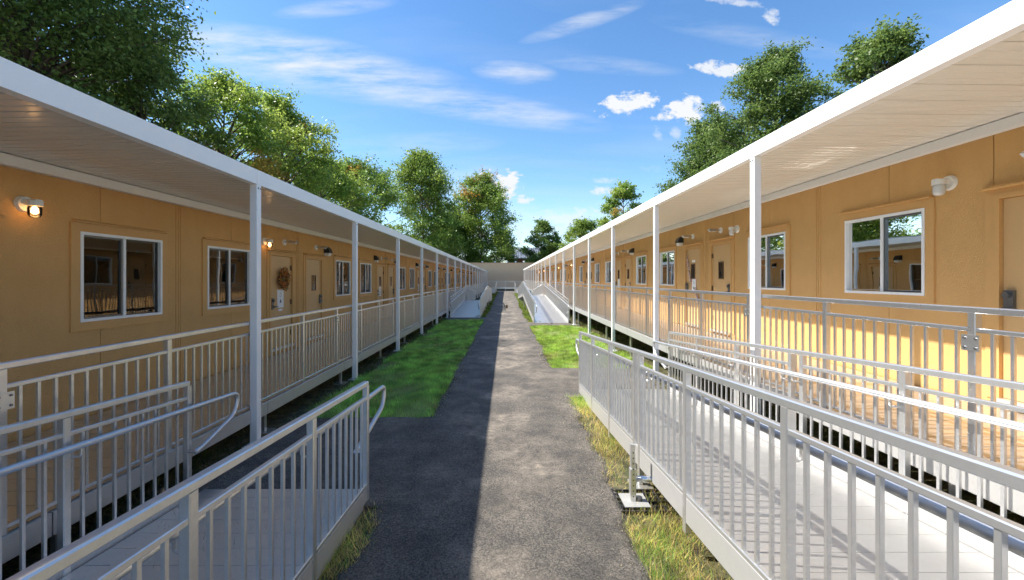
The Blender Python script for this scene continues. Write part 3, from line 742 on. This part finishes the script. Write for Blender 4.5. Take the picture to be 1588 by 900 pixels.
def arm_lamp(side, y, z, label):
    X = lambda u: side*(UW-u); t = thing('wall_lamp', label, 'lamp', (X(0), y, z), 'arm lamps above the doors')
    n = MB(); n.tube([(X(0), y, z), (X(.025), y, z), (X(.03), y, z)], [.07, .066, .05], 14); n.obj('round_base', 'vinyl', t, smooth=False)
    n = MB(); n.tube([(X(.028), y, z), (X(.10), y, z+.012)], .017, 8); n.obj('arm', 'galvanised', t, smooth=True)
    n = MB(); prof = [(.09, -.02), (.14, -.035), (.27, -.028), (.30, .0), (.27, .022), (.14, .028), (.09, .02)]
    n._prism([[Vector((X(u), y+a*(.045), z+.012+b)) for u, b in prof] for a in (-1, 1)]); hd = n.obj('lamp_head', 'galvanised', t)
    MB().box(X(.13), X(.27), y-.035, y+.035, z-.034, z-.022).obj('lens', 'white_plastic', hd)
ORD = ['nearest', 'second', 'third', 'fourth', 'fifth', 'sixth', 'seventh', 'eighth', 'ninth', 'tenth', 'eleventh', 'twelfth', 'thirteenth', 'fourteenth', 'fifteenth', 'sixteenth', 'seventeenth', 'eighteenth', 'nineteenth', 'twentieth']
for side in (-1, 1):
    sp = SPEC[side]; zj = sp['dz'][1]+.20; w = WORD[side]; c = 0; ac = 0
    jar_lamp(side, sp['s0']-PER+1.64, zj, side < 0, 'glowing jar lamp beside the largest left window' if side < 0 else 'unlit white jar lamp between the largest right window and door')
    jar_lamp(side, sp['s0']-1.38, zj, side < 0, 'glowing jar lamp beside the wreath door' if side < 0 else 'unlit white jar lamp beside the second right door pair')
    for k in range(0, 8):
        s0 = sp['s0']+PER*k
        for rel in (-1.42, 1.55 if side < 0 else 1.42):
            if k == 0 and rel < 0: continue
            if side > 0 and k >= 3 and rel < 0: jar_lamp(side, s0+rel, zj, True, 'tiny glowing jar lamp far along the right wall, %s pair of doors' % ORD[k]); continue
            pack_lamp(side, s0+rel, zj-.02, '%s dark box lamp along the %s wall' % (ORD[c], w)); c += 1
    for k in range(-1, 8):
        for i, (a, b) in enumerate(sp['doors']):
            y = sp['s0']+PER*k+(a+b)/2
            if y < 2.5: continue
            arm_lamp(side, y+(.12 if side < 0 else .0), sp['dz'][1]+.27, '%s white arm lamp above the doors of the %s wall' % (ORD[ac], w)); ac += 1

# ---------------------------------------------------------------- notices, wreath, garland
def poster(side, y, z, w, h, red, label, card=False):
    u = UW+.012-.004; X = side*u; o = -side
    t = thing('notice', label, 'notice', (X, y, z))
    MB().box(X, X+o*.003, y-w/2, y+w/2, z-h/2, z+h/2).obj('sheet', 'paper', t)
    if red:
        n = MB(); b = .012; p0, p1 = X+o*.0032, X+o*.005
        n.box(p0, p1, y-w/2, y+w/2, z+h/2-b, z+h/2); n.box(p0, p1, y-w/2, y+w/2, z-h/2, z-h/2+b); n.box(p0, p1, y-w/2, y-w/2+b, z-h/2+b, z+h/2-b); n.box(p0, p1, y+w/2-b, y+w/2, z-h/2+b, z+h/2-b); n.obj('border', 'red_paint', t)
    n = MB(); X2 = X+o*.0045
    ring = [(X2, y+math.cos(k*math.pi/8)*.028, z+h*.2+math.sin(k*math.pi/8)*.045) for k in range(17)]; n.tube(ring, .004, 4, False)
    n.obj('oval_mark', 'grey_ink', t, fix=False)
    n = MB(); n.box(X+o*.0032, X2, y-.028, y+.028, z-h*.22, z-h*.12); n.box(X+o*.0032, X2, y-.012, y+.012, z-h*.119, z-h*.03); n.obj('dark_mark', 'ink', t)
dl = SPEC[-1]; dr = SPEC[1]
yd = dl['s0']+sum(dl['doors'][0])/2
poster(-1, yd-.02, dl['dz'][0]+1.07, .26, .40, False, 'white notice under the autumn wreath on the left door')
t = thing('notice', 'small white card below the notice on the wreath door', 'notice', (-(UW+.008), yd-.02, dl['dz'][0]+.83)); MB().box(-(UW+.008), -(UW+.005), yd-.1, yd+.06, dl['dz'][0]+.80, dl['dz'][0]+.845).obj('sheet', 'paper', t)
y3 = dl['s0']+PER+sum(dl['doors'][0])/2; poster(-1, y3, dl['dz'][0]+1.03, .26, .40, False, 'white notice on the third left door')
y5 = dl['s0']+2*PER+sum(dl['doors'][0])/2; poster(-1, y5, dl['dz'][0]+1.03, .26, .40, False, 'white notice on the distant fifth left door')
yr = dr['s0']+sum(dr['doors'][1])/2
poster(1, yr-.02, dr['dz'][0]+1.02, .26, .40, True, 'red bordered white notice on the garland door of the right wall')
t = thing('notice', 'small white card above the window of the garland door', 'notice', (UW+.008, yr, dr['dz'][0]+1.68)); MB().box(UW+.005, UW+.008, yr-.09, yr+.09, dr['dz'][0]+1.64, dr['dz'][0]+1.70).obj('sheet', 'paper', t)
poster(1, dr['s0']-PER+.76, dr['dz'][0]+1.10, .30, .40, True, 'red bordered notice on the nearest right door, cut by the picture edge')
yr3 = dr['s0']+PER+sum(dr['doors'][1])/2; poster(1, yr3, dr['dz'][0]+1.02, .26, .40, False, 'white notice on the distant fourth right door')

def leaf_quads(P, Nrm, size, aspect, rng_, fold=.25):
    """bent leaf of 4 corners around each P with random turn; returns V (n*4,3), F (n,4)"""
    n = len(P); Nrm = Nrm/np.linalg.norm(Nrm, axis=1, keepdims=True)
    r = rng_.normal(size=(n, 3)); a = np.cross(Nrm, r); a /= np.linalg.norm(a, axis=1, keepdims=True)+1e-9; b = np.cross(Nrm, a)
    s = (size*rng_.uniform(.65, 1.25, n))[:, None]
    V = np.stack([P-a*s, P-b*s*aspect+Nrm*s*fold*.3, P+a*s-Nrm*s*fold, P+b*s*aspect+Nrm*s*fold*.3], 1)
    return V.reshape(-1, 3), np.arange(n*4).reshape(n, 4)
def wreath(y, z):
    X = -(UW-.0); t = thing('wreath', 'round autumn leaf wreath in orange and brown hung on the left door', 'wreath', (X, y, z))
    n = MB(); n.tube([(X+.035, y+math.cos(a)*.14, z+math.sin(a)*.15) for a in np.linspace(0, 2*math.pi, 25)], .03, 6, False); n.obj('twig_ring', 'ring_brown', t, fix=False)
    rg = np.random.default_rng(3); k = 430; a = rg.uniform(0, 2*math.pi, k); rr = rg.normal(.15, .042, k)
    P = np.stack([X+.045+np.abs(rg.normal(0, .03, k)), y+np.cos(a)*rr, z+np.sin(a)*rr*1.12], 1)
    Nn = rg.normal(size=(k, 3))*.6+np.array([1, 0, 0]); V, Fc = leaf_quads(P, Nn, .034, .5, rg)
    pal = np.array([(.58, .18, .03), (.42, .11, .02), (.62, .32, .06), (.22, .09, .03), (.12, .06, .02), (.26, .2, .06)])
    tone = np.repeat(pal[rg.integers(0, len(pal), k)], 4, 0)
    link('leaves', raw_mesh('leaves', V, Fc, tone, 'dry_leaf'), t)
wreath(yd+.02, dl['dz'][0]+1.50)
def garland(y0, z0, y1, z1, label):
    X = UW+.005; t = thing('garland', label, 'garland', (X, y0, z0)); rg = np.random.default_rng(int(abs(y0*100)))
    pts = [(X-.012, y0+(y1-y0)*i/8+.02*math.sin(i*2), z0+(z1-z0)*i/8) for i in range(9)]
    MB().tube(pts, .006, 5).obj('stem', 'ring_brown', t)
    k = 130; q = rg.uniform(0, 1, k)
    P = np.stack([X-.02-np.abs(rg.normal(0, .012, k)), y0+(y1-y0)*q+rg.normal(0, .022, k), z0+(z1-z0)*q+rg.normal(0, .02, k)], 1)
    V, Fc = leaf_quads(P, rg.normal(size=(k, 3))*.5+np.array([-1, 0, 0]), .018, .8, rg)
    pal = np.array([(.72, .62, .62), (.65, .4, .42), (.75, .72, .68), (.3, .24, .16), (.45, .3, .3)]); tone = np.repeat(pal[rg.integers(0, 5, k)], 4, 0)
    link('flowers', raw_mesh('flowers', V, Fc, tone, 'dry_leaf'), t)
zd = dr['dz'][0]; garland(yr+.36, zd+1.85, yr+.12, zd+1.12, 'pale flower garland left of the notice on the right door'); garland(yr-.12, zd+.98, yr-.36, zd+.55, 'pale flower garland right of the notice on the right door')

# ---------------------------------------------------------------- the end of the path
def end_building():
    t = thing('modular_building', 'plain tan end building closing the far end of the path', 'building', (0, 75, 0))
    for i in range(10):
        a = -14+i*3.0; MB().box(a+.006, a+2.994, 75, 75.1, .5, 4.9).obj('wall_panel', 'end_wall_tan', t)
    MB().box(-14, 16, 75.11, 84, .05, 4.85).obj('core', 'end_wall_tan', t)
    MB().box(-14.1, 16.1, 74.9, 84, 4.9, 5.0).obj('roof', 'end_wall_tan', t)
    MB().box(-14, 16, 75.02, 75.1, .03, .49).obj('skirting', 'soil', t)
    for x in (-4.2, -1.9, .3, 1.8, 3.3):
        v = thing('roof_vent', 'small white vent cap on the end building roof, %s from the left' % ORD[{-4.2: 0, -1.9: 1, .3: 2, 1.8: 3, 3.3: 4}[x]].replace('nearest', 'first'), 'vent', (x, 75.3, 5.0))
        MB().tube([(x, 75.3, 5.0), (x, 75.3, 5.16)], .09, 8).obj('pipe', 'white_paint', v); MB().tube([(x, 75.3, 5.16), (x, 75.3, 5.24), (x, 75.3, 5.3)], [.19, .17, .05], 10).obj('cap', 'white_paint', v)
end_building()
def red_building():
    t = thing('brick_building', 'red brick building with grey metal roof beyond the end building', 'building', (5, 112, 0))
    MB().box(.5, 16, 110, 120, 0, 7.4).obj('wall', 'brick_red', t)
    rf = MB(); rf._prism([[Vector((x, y, z)) for y, z in ((109.4, 7.4), (109.4, 7.6), (114, 10.6), (120.6, 7.6), (120.6, 7.4))] for x in (.0, 16.5)]); ro = rf.obj('roof', 'roof_grey', t)
    for k in range(28):
        x = .3+k*.6; q = MB(); q._prism([[Vector((xx, y, z)) for y, z in ((109.42, 7.63), (109.42, 7.72), (114, 10.72), (114, 10.63))] for xx in (x-.04, x+.04)]); q.obj('roof_seam', 'roof_grey', ro)
    for x in (4.5, 7.6, 10.7):
        w = MB().box(x, x+1.6, 109.93, 109.99, 5.2, 7.0).obj('window', 'white_paint', t); MB().box(x+.1, x+1.5, 109.9, 109.925, 5.3, 6.9).obj('pane', 'dark_glass', w)
red_building()

# ================================================================ trees
def tree(label, x, y, h, crown_r, z_low, leaf, n_leaf, tones, seed, shape='round', trunk_r=.22, group='trees behind the buildings', jit=1.0, cl=70):
    rg = np.random.default_rng(seed); rd = random.Random(seed)
    t = thing('tree', label, 'tree', (x, y, 0), group)
    tr = MB(); lean = (rd.uniform(-.4, .4), rd.uniform(-.4, .4))
    axis = lambda q: Vector((x+lean[0]*q*q+.12*math.sin(q*7+seed), y+lean[1]*q*q+.12*math.cos(q*6+seed), h*.96*q))
    pts = [axis(i/9) for i in range(10)]; tr.tube(pts, [max(.025, trunk_r*(1-i/9.2)) for i in range(10)], 8)
    C = []; sig = []
    for i in range(cl):
        q = rd.uniform(0, 1)**.85; zz = z_low+(h-z_low)*q
        if shape == 'round': f = math.sin(math.pi*min(1, .12+.88*q)**.9)**.55
        elif shape == 'cone': f = (1-q)**.62*min(1, .55+q*3)
        else: f = (.75+.25*math.sin(q*9+seed))*min(1, (1-q)*3.2+.22)*min(1, .6+q*2)
        a = rd.uniform(0, 2*math.pi); r = crown_r*f*math.sqrt(rd.uniform(.12, 1.12))*(1+.22*math.sin(3*a+seed)+.12*math.sin(5*a+q*8))
        c = axis(min(.97, zz/h)); p = Vector((c.x+math.cos(a)*r, c.y+math.sin(a)*r, zz+rd.gauss(0, .25)))
        C.append(p); sig.append(crown_r*rd.uniform(.11, .22)*jit)
        b = axis(max(.12, min(.93, (zz-r*.55)/h)))
        mid = b.lerp(p, .5)+Vector((0, 0, r*.1)); tr.tube([b, mid, p], [max(.018, trunk_r*.28), trunk_r*.16, .012], 5, False)
    tr.obj('trunk', 'bark', t, smooth=True, fix=False)
    C = np.array([tuple(c) for c in C]); sig = np.array(sig); n = n_leaf
    wgt = sig**2; wgt = wgt/wgt.sum(); idx = rg.choice(len(C), n, p=wgt)
    D = rg.normal(size=(n, 3)); D /= np.linalg.norm(D, axis=1, keepdims=True); rad = np.abs(rg.normal(.9, .42, n))
    # twigs: a few streaks per clump poke out of it
    tw = rg.normal(size=(len(C), 7, 3)); tw /= np.linalg.norm(tw, axis=2, keepdims=True); tw[:, :, 2] = tw[:, :, 2]*.7+.25
    st = rg.uniform(size=n) < .45; D2 = tw[idx, rg.integers(0, 7, n)]+rg.normal(0, .13, (n, 3))
    D = np.where(st[:, None], D2, D); rad = np.where(st, rg.uniform(.5, 2.0, n), rad)
    P = C[idx]+D*(rad*sig[idx])[:, None]*np.array([1.0, 1.0, .78])
    Nn = rg.normal(size=(n, 3))*.75+D*.35+np.array([0, 0, .65])
    V, Fc = leaf_quads(P, Nn, leaf, .55, rg)
    tones = np.array(tones); ct = rg.uniform(size=len(C)); base = tones[0]*(1-ct[:, None])+tones[1]*ct[:, None]
    if len(tones) > 2:
        au = rg.uniform(size=len(C)) < .025; base[au] = tones[2]
    col = base[idx]*rg.uniform(.7, 1.3, n)[:, None]
    link('crown', raw_mesh('crown', V, Fc, np.repeat(col, 4, 0), 'leaf'), t)
DG = [(.090, .150, .034), (.155, .225, .055)]; BG = [(.16, .27, .045), (.28, .36, .065), (.34, .26, .05)]; MG = [(.12, .21, .038), (.21, .29, .052), (.34, .22, .04)]
OG = [(.095, .175, .042), (.155, .235, .052)]
tree('large dark green tree filling the upper left corner', -16.6, 14.5, 17.0, 4.4, 1.5, .085, 115000, DG, 1, 'col', .3, cl=260)
tree('large dark green tree behind the left roof, partly off the left edge', -21.5, 12.6, 19, 5.0, 3.0, .10, 50000, DG, 12, 'round', .3, cl=150)
tree('dark leafy tree filling the gap beside the corner tree', -16.2, 18.6, 12.6, 3.2, 2, .085, 46000, DG, 21, 'col', .2, cl=110)
tree('bright yellow green tree right of the dark corner tree', -15.8, 22.6, 12.9, 3.4, 4, .085, 40000, BG, 2, 'col', .2, cl=100, jit=1.0)
tree('light green airy tree with upright sprays behind the left roof', -15.6, 28.8, 14.0, 3.6, 4, .09, 46000, BG, 15, 'col', .22, cl=110, jit=1.0)
tree('mid green bushy tree with an orange tinge behind the left roof', -15.4, 43.5, 14.0, 4.6, 3.5, .12, 36000, MG, 3, 'round', .22, cl=100)
tree('bright green bushy tree low behind the left roof', -15.4, 35.0, 11.8, 4.2, 3.5, .11, 32000, BG, 13, 'round', .22, cl=80)
tree('tall slender light green tree, left one of the far pair', -15.6, 79, 25.0, 6.6, 2, .19, 56000, MG, 4, 'round', .3, cl=170, jit=1.15)
tree('tall slender tree by the white cloud, right one of the far pair', -5.4, 92, 24.4, 7.6, 1, .21, 62000, MG, 5, 'round', .3, cl=190, jit=1.1)
tree('low dark tree behind the end building, left end', -12.0, 90, 15, 6, 1, .24, 22000, OG, 6, 'round', .3, cl=80)
tree('rounded tree right of the brick building roof', 8.6, 98, 15.6, 4.2, 3, .20, 18000, OG, 7, 'round', .25, cl=70)
tree('low olive tree directly in front of the brick building', 10.8, 92, 9.5, 3.4, 2, .19, 10000, MG, 17, 'round', .22, cl=50)
tree('small tree peeking low over the far right roof', 15.5, 82, 13.2, 4.8, 3, .19, 16000, MG, 8, 'round', .25, cl=70)
tree('bright green tree standing over the middle of the right roof', 16.8, 60, 15.4, 4.0, 4, .15, 22000, BG, 9, 'col', .25, cl=80)
tree('dark green tree above the right roof, lowest of the near three', 16.4, 33.5, 14.4, 4.3, 3, .10, 56000, DG, 10, 'col', .22, cl=120)
tree('tallest dark green tree above the right roof', 16.9, 26.2, 15.6, 3.6, 4, .085, 62000, DG, 11, 'round', .22, cl=130)
tree('dark green tree top near the upper right corner', 16.6, 18.2, 12.4, 2.9, 3, .08, 50000, DG, 14, 'round', .2, cl=110)

# ================================================================ grass
def grass(name, label, rects, tones, hgt, wid, seed, cat='grass', clumpy=0):
    """rects: (x0,x1,y0,y1,density per m2)"""
    rg = np.random.default_rng(seed); Vs = []; Ts = []; tones = np.array(tones)
    for x0, x1, y0, y1, den in rects:
        n = int((x1-x0)*(y1-y0)*den); P = np.stack([rg.uniform(x0, x1, n), rg.uniform(y0, y1, n)], 1)
        nz = .5+.25*np.sin(P[:, 0]*2.3+P[:, 1]*1.1+seed)+.25*np.sin(P[:, 0]*5.1-P[:, 1]*3.3+seed*2)+rg.normal(0, .2, n)
        if clumpy:
            keep = rg.uniform(size=n) < np.clip(nz*1.6+(-.2 if clumpy == 1 else .35)-(.0 if clumpy == 1 else 1.3)*np.clip(np.abs(P[:, 0])-2.35+.25*np.sin(P[:, 1]*2.1), 0, 1), .05, 1); P = P[keep]; nz = nz[keep]; n = len(P)
        # keep blades off the asphalt
        yj = P[:, 1]+.05*np.sin(P[:, 0]*9+1)+.04*np.sin(P[:, 0]*23)+rg.normal(0, .03, n)
        l = np.array([path_edges(v)[0] for v in yj]); r = np.array([path_edges(v)[1] for v in yj])
        ok = (P[:, 0] < l+.045+rg.normal(0, .03, n)) | (P[:, 0] > r-.045+rg.normal(0, .03, n)); P = P[ok]; nz = nz[ok]; n = len(P)
        sc = np.clip(P[:, 1]/9, .8, 2.2)
        h = hgt*rg.uniform(.45, 1.35, n)*np.clip(.55+.9*nz, .4, 1.5); w = wid*rg.uniform(.7, 1.3, n)*sc
        a = rg.uniform(0, 2*math.pi, n); ln = rg.normal(0, .6, (n, 2))*h[:, None]
        B = np.concatenate([P, np.full((n, 1), .0)], 1); s = np.stack([np.cos(a)*w/2, np.sin(a)*w/2, np.zeros(n)], 1)
        T = B+np.concatenate([ln, h[:, None]+.01], 1)
        Vs.append(np.stack([B-s, B+s, T], 1).reshape(-1, 3))
        k = np.clip(nz+rg.normal(0, .15, n), 0, .999)*(len(tones)-1); i = k.astype(int); f = (k-i)[:, None]
        c = tones[i]*(1-f)+tones[np.minimum(i+1, len(tones)-1)]*f
        pt = np.sin(P[:, 0]*8.3+2.1*np.sin(P[:, 1]*3.7))*np.sin(P[:, 1]*6.1+1.7*np.sin(P[:, 0]*5.2)); c = c*np.clip(.92+.42*pt, .5, 1.3)[:, None]; Ts.append(np.repeat(c*rg.uniform(.65, 1.35, n)[:, None], 3, 0))
    V = np.concatenate(Vs); T = np.concatenate(Ts)
    o = link(name, raw_mesh(name, V, np.arange(len(V)).reshape(-1, 3), T, 'grass_blade')); tag(o, label, cat, kind='stuff')
LUSH = [(.44, .40, .15), (.30, .44, .10), (.23, .52, .11), (.28, .58, .12), (.40, .60, .14)]
STRAW = [(.20, .36, .06), (.36, .44, .09), (.72, .55, .22), (.76, .57, .22), (.42, .48, .10), (.22, .40, .07)]
grass('lawn_grass', 'short lush green lawn grass beside the path', [(-3.05, -1.1, 6.0, 12, 5200), (-3.05, -1.1, 12, 21.0, 2400)], LUSH, .062, .009, 1, clumpy=2)
grass('lawn_grass', 'bright sunlit lawn grass right of the path', [(1.05, 3.4, 9.6, 14, 4200), (1.05, 3.4, 14, 18.4, 2400)], [(.42, .36, .12), (.30, .36, .07), (.24, .40, .06), (.28, .46, .07), (.38, .48, .09)], .055, .009, 2, clumpy=2)
grass('verge_grass', 'straw coloured and green grass strip along the foreground ramps', [(1.0, 1.75, 1.2, 7.4, 6500), (-1.75, -1.0, 1.2, 3.9, 6500)], STRAW, .06, .006, 3, clumpy=1)
grass('verge_grass', 'yellow green grass strips along the distant ramps', [(1.0, 1.7, 19.7, 44, 1500), (-1.7, -1.0, 22.5, 44, 1500), (-2.2, -1.0, 44, 68, 500), (1.0, 2.2, 44, 68, 500)], [(.26, .24, .05), (.14, .22, .03), (.22, .26, .04), (.1, .2, .025)], .06, .012, 4)
grass('weed_grass', 'sparse dry weeds on the dirt under the walkways', [(-4.6, -3.0, 2, 22, 700), (2.9, 4.6, 2, 9.6, 700), (3.3, 4.6, 9.6, 24, 700), (-3.2, -1.7, 0.5, 3.9, 500), (1.7, 3.1, .5, 7.6, 500)], [(.07, .11, .02), (.2, .16, .06), (.06, .13, .02)], .07, .008, 5, clumpy=1)
# loose gravel along the edges of the asphalt
def gravel():
    rg = np.random.default_rng(8); n = 5200; y = rg.uniform(1.2, 16, n)*rg.uniform(.55, 1, n)+.4; sd_ = rg.uniform(size=n) < .5
    e = np.array([path_edges(v) for v in y]); off = rg.exponential(.07, n)*np.where(rg.uniform(size=n) < .6, -1, .8)
    x = np.where(sd_, e[:, 0]+off*-1, e[:, 1]+off); inside = (x > e[:, 0]) & (x < e[:, 1])
    z = np.where(inside, .033, .004); r = rg.uniform(.003, .009, n)*np.clip(y/5, .8, 1.8)
    base = np.array([(1, 0, -.4), (-.5, .87, -.4), (-.5, -.87, -.4), (0, 0, .8)]); V = []; 
    rot = rg.uniform(0, 6.28, n); c, q = np.cos(rot), np.sin(rot); J = base[None]*r[:, None, None]*rg.uniform(.6, 1.3, (n, 4, 1))
    V = np.stack([J[:, :, 0]*c[:, None]-J[:, :, 1]*q[:, None]+x[:, None], J[:, :, 0]*q[:, None]+J[:, :, 1]*c[:, None]+y[:, None], J[:, :, 2]+z[:, None]+r[:, None]*.3], 2).reshape(-1, 3)
    Fc = (np.array([(0, 2, 1), (0, 1, 3), (1, 2, 3), (2, 0, 3)])[None]+4*np.arange(n)[:, None, None]).reshape(-1, 3)
    pal = np.array([(.07, .068, .065), (.12, .115, .105), (.25, .22, .18), (.36, .31, .24), (.45, .37, .2)]); T = np.repeat(pal[rg.integers(0, 5, n)]*rg.uniform(.8, 1.2, (n, 1)), 4, 0)
    tag(link('gravel', raw_mesh('gravel', V, Fc, T, 'dry_leaf')), 'loose gravel and grit along the asphalt edges', 'gravel', kind='stuff')
gravel()
# loose stones on the dirt under the left ramp
for i, (x, y, r) in enumerate([(-3.12, 4.25, .07), (-3.3, 4.05, .05)]):
    mb = MB(); bm = bmesh.new(); bmesh.ops.create_icosphere(bm, subdivisions=2, radius=r)
    for v in bm.verts: v.co *= 1+random.uniform(-.16, .16); v.co.z *= .7
    me = bpy.data.meshes.new('stone'); bm.to_mesh(me); bm.free(); me.materials.append(MATS['end_wall_tan'])
    tag(link('stone', me, None, (x, y, r*.55)), ['larger', 'smaller'][i]+' tan stone on the dirt by the left ramp end', 'stone')
